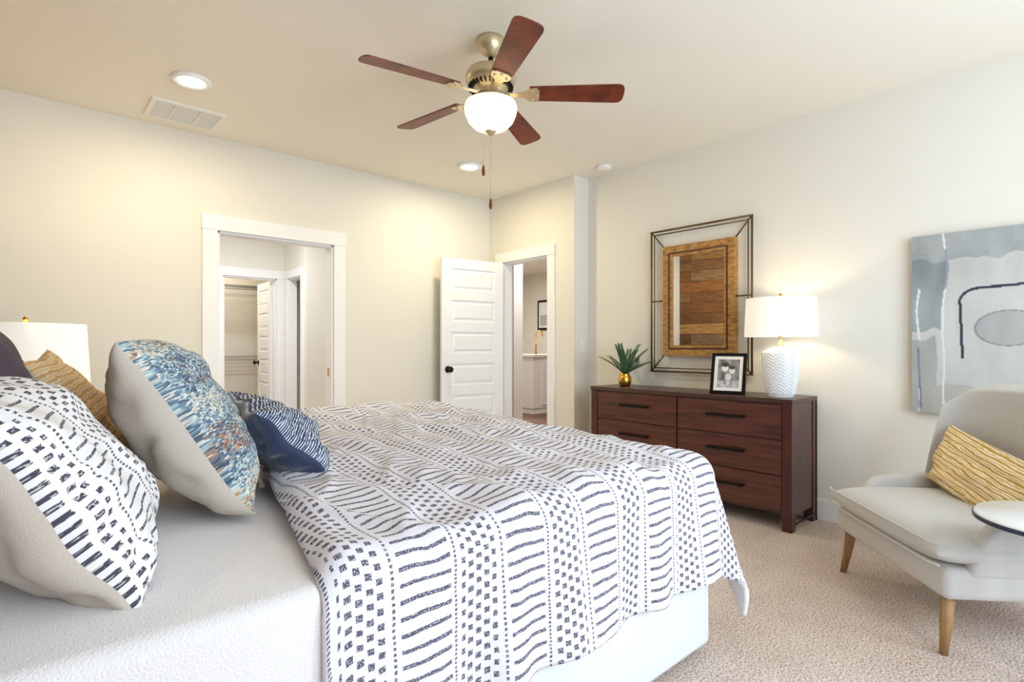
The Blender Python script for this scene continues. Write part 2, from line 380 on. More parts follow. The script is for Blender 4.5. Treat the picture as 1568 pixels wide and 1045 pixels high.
q=MB(); q.box((9.16,8.55,1.55),(9.2,9.3,2.25),M['black']); q.box((9.155,8.6,1.6),(9.165,9.25,2.2),M['ceramic']); q.box((9.15,8.65,1.65),(9.16,9.2,1.9),M['wire']); q.obj('framed_picture')

# ---------------- ceiling fixtures ----------------
def can(x,y,name):
    q=MB(); T=TR(x,y,H-.022); q.lathe([(.075,.008),(.078,.004),(.10,0),(.105,.006),(.108,.022)],M['trim'],T,40)
    q.lathe([(.0,.003),(.05,.004),(.077,.009)],M['can'],T,40); return q.obj(name)
can(.756,3.68,'recessed_downlight'); can(2.92,3.81,'recessed_downlight.001')
q=MB(); a0,a1,b0,b1=.62,1.05,4.08,4.42; z=H-.014
q.box((a0,b0,z),(a1,b0+.025,H),M['white']);q.box((a0,b1-.025,z),(a1,b1,H),M['white']);q.box((a0,b0+.025,z),(a0+.025,b1-.025,H),M['white']);q.box((a1-.025,b0+.025,z),(a1,b1-.025,H),M['white'])
q.box((a0+.025,b0+.025,H-.003),(a1-.025,b1-.025,H),M['wire'])
ns=24
for k in range(ns):
    y=b0+.032+k*(b1-b0-.064)/(ns-1); q.box((a0+.025,y-.003,z+.003),(a1-.025,y+.003,z+.006),M['white'])
for x in (a0+.14,a0+.29): q.box((x-.004,b0+.025,z+.001),(x+.004,b1-.025,z+.0028),M['white'])
q.obj('ceiling_air_vent')
q=MB(); q.lathe([(.068,0),(.070,-.012),(.062,-.030),(.050,-.038),(.0,-.040)],M['white'],TR(3.80,3.03,H),32); q.obj('smoke_detector')

# ---------------- ceiling fan ----------------
FX,FY=1.80,2.17
fan=empty('ceiling_fan')
q=MB(); T=TR(FX,FY,0); br=M['brass']
q.lathe([(.0,H),(.068,H),(.070,H-.018),(.060,H-.055),(.035,H-.085),(.018,H-.095)],br,T)
q.lathe([(.013,H-.08),(.013,2.59)],M['black'],T)
D_=-.03
T=TR(FX,FY,D_)
q.lathe([(.0,2.645),(.03,2.645),(.045,2.625),(.085,2.615),(.118,2.60),(.130,2.575),(.130,2.555),(.122,2.535),(.095,2.515),(.070,2.50),(.066,2.475),(.088,2.465),(.09,2.45),(.0,2.45)],br,T,48)
for k in range(30):
    a=2*math.pi*k/30
    q.box((.090,-.003,2.510),(.116,.003,2.527),M['black'],T@Matrix.Rotation(a,4,'Z'))
q.obj('motor',0,fan)
base=math.radians(-44)
for k in range(5):
    a=base+k*2*math.pi/5
    T2=TR(FX,FY,2.460,a)@Matrix.Rotation(math.radians(-13),4,'X')@Matrix.Rotation(math.radians(1.0),4,'Y')
    q=MB()
    q.poly([(.08,-.018),(.13,-.014),(.17,-.02),(.20,-.045),(.235,-.05),(.25,-.03),(.25,.03),(.235,.05),(.20,.045),(.17,.02),(.13,.014),(.08,.018)],-.012,-.0045,br,T2)
    for (x,y) in ((.215,-.03),(.215,.03),(.24,0)):
        q.lathe([(.0,-.018),(.006,-.017),(.008,-.012)],br,T2@TR(x,y,0),10)
    q.obj('bracket_%d'%(k+1),.001,fan)
    q=MB(); pts=[]
    r0,r1=.20,.68; w0,w1=.052,.068
    pts.append((r0,-w0)); 
    for i in range(9):
        th=-math.pi/2+math.pi*i/8
        cx=r1-.045; pts.append((cx+.045*abs(math.cos(th))**.7*(1 if math.cos(th)>=0 else -1), w1*math.copysign(abs(math.sin(th))**.6,math.sin(th))))
    pts.append((r0,w0))
    q.poly(pts,-.004,.003,M['blade'],T2)
    q.obj('blade_%d'%(k+1),.001,fan)
q=MB(); q.lathe([(.085,2.452),(.10,2.448),(.104,2.44),(.098,2.432)],br,TR(FX,FY,D_),40)
q.obj('light_fitter',0,fan)
q=MB(); q.lathe([(.098,2.438),(.128,2.428),(.136,2.405),(.132,2.375),(.115,2.335),(.085,2.305),(.045,2.288),(.0,2.284)],M['bowl'],TR(FX,FY,D_+.01),48); q.obj('glass_bowl',0,fan)
q=MB(); q.lathe([(.0,2.262),(.012,2.266),(.016,2.274),(.026,2.280),(.030,2.290)],br,TR(FX,FY,D_+.01),20)
def chain(x,y,z0,z1):
    q.tube([(x,y,z0),(x,y,z1)],.0018,br,5)
    q.lathe([(.0,z1-.055),(.007,z1-.05),(.009,z1-.03),(.006,z1-.012),(.007,z1-.006),(.0,z1)],M['blade'],TR(x,y,0),12)
chain(FX,FY,2.25,1.92)
chain(FX-.03,FY+.022,2.27,2.09)
q.obj('pull_chains',0,fan)

# ---------------- bed ----------------
BX0,BX1,BY0,BY1=-.22,1.965,1.04,3.03
bed=empty('bed')
def rbox(name,a,b,r,mt,parent,seg=5):
    q=MB(); q.box(a,b,mt); o=q.obj(name,r,parent,seg)
    for p in o.data.polygons: p.use_smooth=True
    return o
rbox('base',(BX0,BY0+.005,.03),(BX1-.01,BY1-.005,.40),.03,M['basefab'],bed)
def soft(name,a,b,r,mt,parent):
    bm=bmesh.new(); bmesh.ops.create_cube(bm,size=1)
    for v in bm.verts:
        v.co=Vector([(a[i]+b[i])/2+v.co[i]*(b[i]-a[i]) for i in range(3)])
    bmesh.ops.bevel(bm,geom=bm.edges[:],offset=r,segments=5,affect='EDGES',profile=.5)
    me=bpy.data.meshes.new(name); bm.to_mesh(me); bm.free(); me.materials.append(mt)
    for p in me.polygons: p.use_smooth=True
    o=bpy.data.objects.new(name,me); COL.objects.link(o); o.parent=parent
    return o
soft('mattress',(BX0,BY0,.36),(BX1,BY1,.685),.05,M['coverlet'],bed)
soft('coverlet_drape',(BX0,BY0-.012,.12),(.66,BY1+.012,.695),.035,M['coverlet'],bed)
q=MB()
for x in (BX0+.1,BX1-.12):
    for y in (BY0+.1,BY1-.1): q.box((x-.03,y-.03,0),(x+.03,y+.03,.04),M['black'])
q.obj('feet',.003,bed)
q=MB(); q.box((XH+.01,BY0-.05,.02),(BX0-.01,BY1+.05,1.15),M['cream']); q.obj('headboard',.04,bed,5)
Xf,Yn,Yf=1.905,1.10,2.96
R_=.085
def dedge(b): return .43+.20*max(0,b-1.05)
def drape(a,b):
    ox=max(0,a-Xf); oy=0; sy=0
    if b<Yn: oy=Yn-b; sy=-1
    elif b>Yf: oy=b-Yf; sy=1
    bx=min(a,Xf); by=min(max(b,Yn),Yf)
    zt=.745+.036*(by-1.0)
    puff=.016*noise.noise(Vector((a*4,b*4,0)))+.008*noise.noise(Vector((a*11,b*9,3)))
    puff+=.006*math.sin(a*9+2*noise.noise(Vector((a*2,b*2,5)))*3)
    rdg=noise.noise(Vector((a*3.1+b*1.7,b*1.3-a*1.2,9))); puff+=.014*(1-min(1,abs(rdg)*5))
    rdg=noise.noise(Vector((a*5.1-b*2.2,b*2.3+a*1.0,4))); puff+=.007*(1-min(1,abs(rdg)*6))
    a0=dedge(b)
    e=min(1,max(0,(a-a0)/.06)); zt-=.035*(1-e)**2
    d=math.hypot(ox,oy)
    if d<1e-6: return Vector((bx,by,zt+puff))
    dx,dy=ox/d,sy*oy/d
    th=math.atan2(oy,ox); cor=math.sin(2*th)**2 if (ox>0 and oy>0) else 0
    L=R_*math.pi/2
    sl=a if oy>ox else b
    if d<L:
        an=d/R_; h=R_*math.sin(an); dr=R_*(1-math.cos(an)); k=1-an/(math.pi/2)
    else:
        rest=d-L; fl=.05+.36*cor
        fl+= .07*noise.noise(Vector((sl*3.2,7,1)))
        if cor>0: fl+=.18*math.sin(th*5+.9)*min(1,cor*2)
        h=R_+rest*math.sin(fl); dr=R_+rest*math.cos(fl)
        h+=rest*.06*math.sin(sl*17+1.5*noise.noise(Vector((sl*2,0,0)))*3)*(1-cor)
        k=0
    h=max(h,0)
    return Vector((bx+dx*h,by+dy*h,zt-dr+puff*(.3+.7*k)))
na,nb=200,310
aE=Xf+.48; b0=Yn-.48; b1=Yf+.42
bm=bmesh.new(); uvl=bm.loops.layers.uv.new('UVMap'); g=[]
for i in range(na+1):
    row=[]
    for j in range(nb+1):
        b=b0+(b1-b0)*j/nb
        a0=dedge(b)
        a=a0+(aE-a0)*i/na
        v=bm.verts.new(drape(a,b)); row.append((v,(a,b)))
    g.append(row)
for i in range(na):
    for j in range(nb):
        c=[g[i][j],g[i+1][j],g[i+1][j+1],g[i][j+1]]
        f=bm.faces.new([x[0] for x in c]); f.smooth=True
        for l,x in zip(f.loops,c): l[uvl].uv=x[1]
me=bpy.data.meshes.new('duvet'); bm.to_mesh(me); bm.free()
lin=mat('duvet_lining',hexc('ece9ee'),.95,bump=.2,bscale=300)
me.materials.append(M['duvet']); me.materials.append(lin)
o=bpy.data.objects.new('duvet',me); COL.objects.link(o); o.parent=bed
s=o.modifiers.new('th','SOLIDIFY'); s.thickness=.022; s.offset=-1; s.material_offset=1; s.material_offset_rim=1

# ---------------- pillows ----------------
def pillow(name,c,n,up,w,h,th,mf,mb,puff=.42,seed=0,back=1.0,slump=.18):
    n=Vector(n).normalized(); up=Vector(up); up=(up-n*up.dot(n)).normalized(); rt=up.cross(n).normalized()
    c=Vector(c); N=40; bm=bmesh.new(); uvl=bm.loops.layers.uv.new('UVMap')
    def P(u,v,s):
        x=w/2*u*(1-.07*(1-v*v)); y=h/2*v*(1-.07*(1-u*u))
        z=th/2*(max(0,(1-u*u)*(1-v*v)))**puff
        if s<0: z*=back
        ed=1-max(abs(u),abs(v))
        z*=1+.18*noise.noise(Vector((u*2.2+seed,v*2.2,s)))
        z+=min(1,ed*6)*.011*noise.noise(Vector((u*5+seed,v*5,s*3)))
        cr=abs(noise.noise(Vector((math.atan2(v,u)*3.5+seed,max(abs(u),abs(v))*.8,s*5))))
        z-=min(1,ed*8)*max(0,.35-ed)*.07*(1-min(1,cr*5))
        z*=1-slump*v
        bend=.03*(noise.noise(Vector((u*1.5+seed,v*1.5,7))))
        return c+rt*x+up*y+n*(z*s+bend)
    for s in (1,-1):
        gr=[[bm.verts.new(P(math.sin(math.pi/2*(-1+2*i/N)),math.sin(math.pi/2*(-1+2*j/N)),s)) for j in range(N+1)] for i in range(N+1)]
        for i in range(N):
            for j in range(N):
                q4=[(i,j),(i+1,j),(i+1,j+1),(i,j+1)]
                if s<0: q4=q4[::-1]
                f=bm.faces.new([gr[a][b] for a,b in q4]); f.smooth=True; f.material_index=0 if s>0 else 1
                for l,(a,b) in zip(f.loops,q4):
                    l[uvl].uv=(math.sin(math.pi/2*(-1+2*a/N))*w/2+1,math.sin(math.pi/2*(-1+2*b/N))*h/2+1)
    bmesh.ops.remove_doubles(bm,verts=bm.verts[:],dist=.0004)
    me=bpy.data.meshes.new(name); bm.to_mesh(me); bm.free(); me.materials.append(mf); me.materials.append(mb)
    o=bpy.data.objects.new(name,me); COL.objects.link(o); return o
pillow('euro_pillow',(.05,1.42,.895),(.85,-.12,.55),(-.5,.0,.85),.50,.48,.25,M['euro'],M['beige'],.42,1)
pillow('throw_pillow',(.37,1.80,.95),(.85,-.16,.52),(-.52,.1,.84),.52,.54,.22,M['chindi'],M['beige'],.42,2,1.45,-.02)
pillow('lumbar_pillow',(.62,1.84,.885),(.66,-.12,.70),(-.70,0,.68),.40,.30,.17,M['navyp'],M['navy'],.42,3,1.2)
pillow('throw_pillow.001',(.15,2.10,.925),(.85,-.1,.50),(-.4,0,.9),.46,.48,.16,M['tanp'],M['beige'],.42,4)
pillow('euro_pillow.001',(-.035,1.86,.985),(.95,.0,.3),(-.3,0,.95),.52,.54,.2,M['purple'],M['purple'],.42,5)
pillow('throw_pillow.002',(.50,2.18,.93),(.8,-.15,.5),(-.5,0,.85),.42,.42,.16,M['euro2'],M['beige'],.42,6)
pillow('euro_pillow.002',(-.06,2.58,1.0),(.9,-.1,.35),(-.3,0,.95),.6,.6,.2,M['purple'],M['purple'],.42,8)

# ---------------- nightstand + lamp (far side of bed) ----------------
q=MB(); q.box((-.33,3.16,.06),(.12,3.68,.62),M['dress']); q.box((-.34,3.14,.62),(.14,3.70,.65),M['dresstop'])
for z in (.1,.36): q.box((.12,3.19,z),(.135,3.65,z+.23),M['dress']); q.box((.14,3.34,z+.13),(.16,3.5,z+.145),M['black'])
for x in (-.31,.06):
    for y in (3.17,3.63): q.box((x,y,0),(x+.04,y+.04,.07),M['dress'])
q.obj('nightstand',.004)
def table_lamp(name,x,y,z0,hb,rb,zs0,zs1,rs0,rs1,power):
    e=empty(name); T=TR(x,y,z0)
    def rel(a,z):
        u=(a/(2*math.pi)*10)%1; tri=abs(u-.5)*2
        v=((z/.022)+tri*1.1)%1
        return .0035*(1 if .0<v<.55 else 0)*(1 if .02<z<hb*.9 else 0)
    prof=[]; n=70
    for i in range(n+1):
        t=i/n; z=hb*t
        if t<.06: r=rb*.70+rb*.06*t/.06
        elif t<.86: r=rb*(.76+.24*math.sin((t-.06)/.8*math.pi*.55)/1.0)
        else: r=rb*(.99*math.cos((t-.86)/.14*math.pi/2*.85)+.0)
        prof.append((max(r,.02),z))
    q=MB(); q.lathe(prof,M['ceramic'],T,160,False,rel); q.obj('body',0,e)
    q=MB(); q.lathe([(.022,hb-.005),(.024,hb+.012),(.014,hb+.018),(.012,hb+.07),(.018,hb+.072),(.018,hb+.12),(.0,hb+.12)],M['brass'],T,20)
    zt=zs1-z0
    for k in range(3):
        a=k*2*math.pi/3; q.tube([T@Vector((0,0,zt-.012)),T@Vector((rs1*.97*math.cos(a),rs1*.97*math.sin(a),zt-.012))],.002,M['brass'],5)
    q.tube([T@Vector((.0,.0,hb+.1)),T@Vector((.0,0,zt+.01))],.003,M['brass'],5)
    q.lathe([(.0,zt+.035),(.009,zt+.03),(.012,zt+.018),(.006,zt+.008),(.008,zt)],M['gold'],T,14); q.obj('stem',0,e)
    q=MB(); za=zs0-z0; zb=zs1-z0; q.lathe([(rs0,za),(rs1,zb),(rs1-.004,zb),(rs0-.004,za),(rs0,za)],M['shade'],T,64)
    q.f=[f for f in q.f if len(f)==4]; q.m=q.m[:len(q.f)]; q.sm=q.sm[:len(q.f)]
    q.obj('shade',0,e)
    L=bpy.data.lights.new(name+'_bulb','POINT'); L.energy=power; L.color=(1,.80,.54); L.shadow_soft_size=.035
    lo=bpy.data.objects.new('bulb',L); COL.objects.link(lo); lo.location=(x,y,(zs0+zs1)/2); lo.parent=e
table_lamp('table_lamp',3.71,1.50,.832,.33,.112,1.225,1.475,.22,.21,4)
table_lamp('table_lamp.001',.02,3.40,.65,.26,.10,.98,1.265,.24,.225,12)

# ---------------- dresser ----------------
dx0,dx1,dy0,dy1,dz=3.555,3.965,1.37,2.97,.83
q=MB(); D=M['dress']; Fm=M['dressside']
q.box((dx0+.02,dy0+.03,.10),(dx1,dy1-.03,dz-.03),Fm)
q.box((dx0-.005,dy0-.005,dz-.028),(dx1,dy1+.005,dz),M['dresstop'])
for y in (dy0,dy1-.06):
    q.box((dx0,y,0),(dx0+.06,y+.06,dz-.028),Fm); q.box((dx1-.06,y,0),(dx1,y+.06,dz-.028),Fm)
q.box((dx0+.03,dy0+.005,.10),(dx1-.03,dy0+.03,dz-.03),Fm)
q.box((dx1-.012,dy0-.004,.0),(dx1,dy0,dz-.02),M['black']); q.box((dx0+.05,dy0-.003,.04),(dx1,dy0,.055),M['black'])
mid=(dy0+dy1)/2
cols=[(dy0+.065,mid-.006),(mid+.006,dy1-.065)]; rows=[.115,.345,.57,.795]
for (y0,y1) in cols:
    for i in range(3):
        z0,z1=rows[i]+.006,rows[i+1]-.006
        q.box((dx0+.004,y0,z0),(dx0+.03,y1,z1),D)
        yc=(y0+y1)/2; zc=(z0+z1)/2+.015
        q.box((dx0-.028,yc-.13,zc-.009),(dx0-.018,yc+.13,zc+.009),M['black'])
        for s_ in (-.12,.12): q.box((dx0-.02,yc+s_-.008,zc-.007),(dx0+.005,yc+s_+.008,zc+.007),M['black'])
q.obj('dresser',.0025)

# ---------------- potted plant ----------------
pl=empty('potted_palm'); T=TR(3.76,2.78,dz)
q=MB(); q.lathe([(.0,0),(.038,0),(.05,.02),(.056,.05),(.050,.08),(.040,.098),(.042,.105),(.036,.104),(.034,.09),(.0,.09)],M['gold'],T,28); q.obj('pot',0,pl)
q=MB()
for k in range(17):
    a=k*2.399; ln=.23+.05*random.random(); el=math.radians(34+42*((k%5)/4))
    dirh=Vector((math.cos(a),math.sin(a),0)); pts=[]
    for i in range(9):
        t=i/8; p=Vector((0,0,.09))+dirh*(ln*t*math.cos(el)*(1+.3*t))+Vector((0,0,ln*t*math.sin(el)*1.15-.04*t*t))
        if p.length>0: p.x=min(p.x,.17)
        pts.append(T@p)
    q.tube(pts,[.003*(1-.7*i/8) for i in range(9)],M['green'],5)
    side=Vector((-math.sin(a),math.cos(a),0))
    for i in range(1,9):
        for sg in (-1,1):
          for hh in (0,.5):
            p=pts[i].lerp(pts[i-1],hh); fwd=(pts[i]-pts[i-1]).normalized(); l2=.055*(1-.55*abs(i/8-.45))
            tip=p+(fwd*.9+side*sg*.65).normalized()*l2; mdp=p.lerp(tip,.5); wv=fwd.cross(side).normalized().cross((tip-p).normalized())*.007
            q.add([p,mdp+wv,tip,mdp-wv],[(0,1,2,3)],M['green'])
q.obj('fronds',0,pl)

# ---------------- photo frame ----------------
pf=empty('photo_frame')
T=TR(3.64,1.83,dz+.001,math.radians(-90+12),math.radians(-14))
w,h=.235,.29
q=MB(); bk=M['black']
q.box((-w/2,-.008,0),(w/2,.008,.022),bk,T);q.box((-w/2,-.008,h-.022),(w/2,.008,h),bk,T);q.box((-w/2,-.008,.022),(-w/2+.022,.008,h-.022),bk,T);q.box((w/2-.022,-.008,.022),(w/2,.008,h-.022),bk,T)
q.box((-w/2+.01,.0,.01),(w/2-.01,.006,h-.01),bk,T)
q.box((-.015,.006,.06),(.015,.010,.2),bk,T); q.obj('frame',.0015,pf)
def vgrid(name,nx,nz,pos,colf,mt,parent=None):
    me=bpy.data.meshes.new(name); vs=[];cs=[]
    for j in range(nz+1):
        for i in range(nx+1):
            s_,t_=i/nx,j/nz; vs.append(tuple(pos(s_,t_))); cs.append(colf(s_,t_))
    fs=[(j*(nx+1)+i,j*(nx+1)+i+1,(j+1)*(nx+1)+i+1,(j+1)*(nx+1)+i) for j in range(nz) for i in range(nx)]
    me.from_pydata(vs,[],fs); me.materials.append(mt); ca=me.color_attributes.new('Col','FLOAT_COLOR','POINT')
    for i,c in enumerate(cs): ca.data[i].color=(c[0],c[1],c[2],1)
    o=bpy.data.objects.new(name,me); COL.objects.link(o)
    if parent: o.parent=parent
    return o
def photoc(s,t):
    if s<.12 or s>.88 or t<.1 or t>.9: return (.8,.8,.78)
    g=.22+.25*noise.noise(Vector((s*5,t*6,0)))
    for (cx,cy,r,v) in ((.38,.35,.10,.75),(.62,.42,.09,.7),(.5,.6,.10,.65)):
        if math.hypot((s-cx)*.9,t-cy)<r: g=v
    for (cx,cy,r,v) in ((.38,.25,.1,.05),(.62,.33,.08,.06)):
        if math.hypot((s-cx)*.8,(t-cy)*1.5)<r: g=v
    if t>.7: g=.45+.3*noise.noise(Vector((s*9,t*9,4)))
    return (max(g,.02),)*3
vgrid('photograph',60,76,lambda s,t:T@Vector((-w/2+.02+(w-.04)*s,-.003,h-.02-(h-.04)*t)),photoc,vcol('photo_print',.3),pf)

# ---------------- wall mirror ----------------
mr=empty('wall_mirror'); q=MB(); bz=M['bronze']
Y0,Y1,Z0,Z1=1.80,2.65,.955,2.115; xf=XB-.035; r=.008
y0,y1,z0,z1=1.92,2.53,1.085,1.975
def bar(p,pq,rr=r): 
    q.tube([p,pq],rr,bz,6)
for xx,rr in ((xf,.009),):
    bar((xx,Y0,Z0),(xx,Y0,Z1));bar((xx,Y1,Z0),(xx,Y1,Z1));bar((xx,Y0-.008,Z0),(xx,Y1+.008,Z0));bar((xx,Y0-.008,Z1),(xx,Y1+.008,Z1))
i_=.028
bar((xf,Y0+i_,Z0+i_),(xf,Y0+i_,Z1-i_),.005);bar((xf,Y1-i_,Z0+i_),(xf,Y1-i_,Z1-i_),.005);bar((xf,Y0+i_,Z0+i_),(xf,Y1-i_,Z0+i_),.005);bar((xf,Y0+i_,Z1-i_),(xf,Y1-i_,Z1-i_),.005)
for (A,B_) in (((Y0,Z0),(y0,z0)),((Y0,Z1),(y0,z1)),((Y1,Z0),(y1,z0)),((Y1,Z1),(y1,z1)),((Y0,(Z0+Z1)/2),(y0,(Z0+Z1)/2)),((Y1,(Z0+Z1)/2),(y1,(Z0+Z1)/2))):
    bar((xf,A[0],A[1]),(xf,B_[0],B_[1]),.006)
q.obj('metal_frame',0,mr)
q=MB(); ok=M['oak']; fw=.085; xw_=XB-.002
q.box((xf-.02,y0,z0),(xw_,y0+fw,z1),ok);q.box((xf-.02,y1-fw,z0),(xw_,y1,z1),ok);q.box((xf-.02,y0+fw,z0),(xw_,y1-fw,z0+fw),ok);q.box((xf-.02,y0+fw,z1-fw),(xw_,y1-fw,z1),ok)
gr=M['dressside']
q.box((xf-.024,y0+.054,z0+.066),(xf-.018,y0+.064,z1-.066),gr);q.box((xf-.024,y1-.064,z0+.066),(xf-.018,y1-.054,z1-.066),gr)
q.box((xf-.0243,y0+.054,z0+.054),(xf-.018,y1-.054,z0+.064),gr);q.box((xf-.0243,y0+.054,z1-.064),(xf-.018,y1-.054,z1-.054),gr)
q.obj('wood_frame',0,mr)
q=MB(); yc=(y0+y1)/2; T=TR(xf+.004,yc,0,math.radians(2.0)); hw=(y1-y0)/2-fw+.01
q.box((-.003,-hw,z0+fw-.01),(.003,hw,z1-fw+.01),M['mirror'],T); q.obj('mirror_glass',0,mr)

# ---------------- abstract canvas ----------------
cv=empty('abstract_painting'); q=MB(); cy0,cy1,cz0,cz1=-.18,.84,.775,1.81
q.box((XB-.04,cy0,cz0),(XB-.003,cy1,cz1),mat('canvas_edge',hexc('b9b6ae'),.9)); q.obj('canvas',.002,cv)
def segd(px,py,ax,ay,bx,by):
    vx,vy=bx-ax,by-ay; t=max(0,min(1,((px-ax)*vx+(py-ay)*vy)/(vx*vx+vy*vy))); return math.hypot(px-ax-vx*t,py-ay-vy*t)
def paint(s,t):
    y=cy1-(cy1-cy0)*s; z=cz1-(cz1-cz0)*t; x=cy1-y; zz=z
    n1=noise.noise(Vector((x*4,zz*4,0))); n2=noise.noise(Vector((x*14,zz*5,2))); n3=noise.noise(Vector((x*40,zz*40,5)))
    c=Vector((.56,.56,.54))+Vector((1,1,.98))*(.06*n1+.05*n2+.02*n3)
    xw=x+.02*n1; zw=zz+.03*n2
    if zw>1.66: c=Vector((.37,.39,.39))+Vector((1,1,1))*(.08*n2+.03*n3+.05*n1)
    elif xw<.15 and zw>1.25: c=Vector((.29,.33,.34))+Vector((1,1,1))*(.10*n1+.06*n2)
    elif xw<.12 and zw<1.2: c=Vector((.40,.41,.39))+Vector((1,1,1))*(.05*n1+.06*n2)
    if zw<.93 and xw>.1: c=Vector((.47,.46,.42))
    if abs(xw-.155)<.005 or (abs(xw-.035)<.006 and n2>-.1 and n1>-.1): c=Vector((.75,.75,.74)) if n1>-.1 else Vector((.3,.33,.38))
    d=math.hypot((x-.43)/.14,(zz-1.26)/.095)
    if d<1: c=Vector((.42,.43,.42))+Vector((1,1,1))*.06*n2
    if abs(d-1)<.035: c=Vector((.25,.26,.28))
    dd=min(segd(x,zz,.235,1.10,.225,1.40),segd(x,zz,.30,1.485,.62,1.50))
    R=math.hypot((x-.30),(zz-1.405)); 
    if x<.305 and zz>1.40: dd=min(dd,abs(R-.078))
    if dd<.007+.004*n2: c=Vector((.03,.035,.06))
    if segd(x,zz,.045,.80,.03,1.15)<.005+.004*n2 : c=Vector((.2,.22,.3))
    return (max(c[0],.02),max(c[1],.02),max(c[2],.02))
vgrid('painted_surface',230,230,lambda s,t:Vector((XB-.042,cy1-(cy1-cy0)*s,cz1-(cz1-cz0)*t)),paint,vcol('painting_acrylic',.6),cv)

# ---------------- armchair ----------------
ch=empty('armchair')
fl=Vector((3.16,.97)); fr=Vector((2.58,.445)); fm=(fl+fr)/2
ang=math.atan2((fr-fl).y,(fr-fl).x)
CT=Matrix.Translation((fm.x,fm.y,0))@Matrix.Rotation(ang,4,'Z')
LU=M['cream']; hwid=.39
dep=.70
def cb(name,a,b,rr,sub=5):
    q=MB(); q.box(a,b,LU,CT); o=q.obj(name,rr,ch,sub)
    for p in o.data.polygons: p.use_smooth=True
    return o
cb('seat_rail',(-hwid-.03,-.02,.215),(hwid+.03,dep,.335),.03)
def puffbox(name,x0,x1,y0,y1,z0,z1,T,mt,parent,bul=.03):
    bm=bmesh.new(); N=24
    def prof(u,v): return (max(0,(1-abs(u)**6)*(1-abs(v)**6)))**.5
    for s in (1,-1):
        gr=[]
        for i in range(N+1):
            rw=[]
            for j in range(N+1):
                u=math.sin(math.pi/2*(-1+2*i/N)); v=math.sin(math.pi/2*(-1+2*j/N)); k=prof(u,v)
                uu=u*math.sqrt(1-.06*v*v); vv=v*math.sqrt(1-.06*u*u)
                zc=(z0+z1)/2; z=zc+s*((z1-z0)/2*k+bul*(1-u*u)*(1-v*v)*.6)
                rw.append(bm.verts.new(T@Vector(((x0+x1)/2+uu*(x1-x0)/2,(y0+y1)/2+vv*(y1-y0)/2,z))))
            gr.append(rw)
        for i in range(N):
            for j in range(N):
                q4=[gr[i][j],gr[i+1][j],gr[i+1][j+1],gr[i][j+1]]
                f=bm.faces.new(q4 if s>0 else q4[::-1]); f.smooth=True
    bmesh.ops.remove_doubles(bm,verts=bm.verts[:],dist=.0005)
    me=bpy.data.meshes.new(name); bm.to_mesh(me); bm.free(); me.materials.append(mt)
    o=bpy.data.objects.new(name,me); COL.objects.link(o); o.parent=parent; return o
puffbox('seat_cushion',-hwid-.045,hwid+.045,-.06,dep-.08,.325,.455,CT,LU,ch,.03)
q=MB()
for zz in (.425,.350):
    pts=[]
    for k in range(41):
        t=k/40; x=-hwid-.035+t*(2*hwid+.07); y=-.058+.05*max(0,abs(2*t-1)-.9)*10*.3
        pts.append(CT@Vector((x,y,zz)))
    q.tube(pts,.005,LU,6)
q.obj('piping',0,ch)
bm=bmesh.new(); NU,NV=36,22; outer=[];inner=[]
def backp(u,v,off):
    wd=.385+.02*math.sin(v*math.pi)
    top=.60+.07*(1-u**4)
    wrap=.17*abs(u)**2.6*(1-.35*v)
    x=wd*math.sin(u*1.45)/math.sin(1.45); y=dep-.05-wrap*1.25+.045*v-off
    z=.32+top*v-.12*max(0,abs(u)-.72)*v
    return Vector((x*(1-off*.6),y,z))
for (off,store) in ((0,outer),(.095,inner)):
    for i in range(NU+1):
        store.append([bm.verts.new(CT@backp(-1+2*i/NU,(j/NV)**.9*(1-(.05 if off else 0)*(j/NV)),off)) for j in range(NV+1)])
for i in range(NU):
    for j in range(NV):
        bm.faces.new([outer[i][j],outer[i+1][j],outer[i+1][j+1],outer[i][j+1]])
        bm.faces.new([inner[i][j+1],inner[i+1][j+1],inner[i+1][j],inner[i][j]])
    bm.faces.new([outer[i][NV],outer[i+1][NV],inner[i+1][NV],inner[i][NV]])
    bm.faces.new([outer[i+1][0],outer[i][0],inner[i][0],inner[i+1][0]])
for j in range(NV):
    bm.faces.new([outer[0][j],outer[0][j+1],inner[0][j+1],inner[0][j]])
    bm.faces.new([outer[NU][j+1],outer[NU][j],inner[NU][j],inner[NU][j+1]])
bmesh.ops.recalc_face_normals(bm,faces=bm.faces)
for f in bm.faces: f.smooth=True
me=bpy.data.meshes.new('back'); bm.to_mesh(me); bm.free(); me.materials.append(LU)
o=bpy.data.objects.new('back',me); COL.objects.link(o); o.parent=ch
b=o.modifiers.new('b','BEVEL'); b.width=.035; b.segments=5; b.limit_method='ANGLE'; b.angle_limit=math.radians(55)
for sg,nm in ((-1,'arm_far'),(1,'arm_near')):
    q=MB()
    X=sg*(hwid+.0)
    prof=[(.10,.44),(.16,.495),(.28,.51),(.42,.52),(.56,.54),(.66,.58)]
    poly=[(.06,.30)]+prof+[(.68,.30)]
    xs0,xs1=(X-.035,X+.035)
    n=len(poly); vs=[(xs0,y,z) for y,z in poly]+[(xs1,y,z) for y,z in poly]
    fs=[tuple(range(n)),tuple(range(n,2*n))[::-1]]+[(i,n+i,n+(i+1)%n,(i+1)%n) for i in range(n)]
    q.add(vs,fs,LU,True,CT); o=q.obj(nm,.022,ch,4)
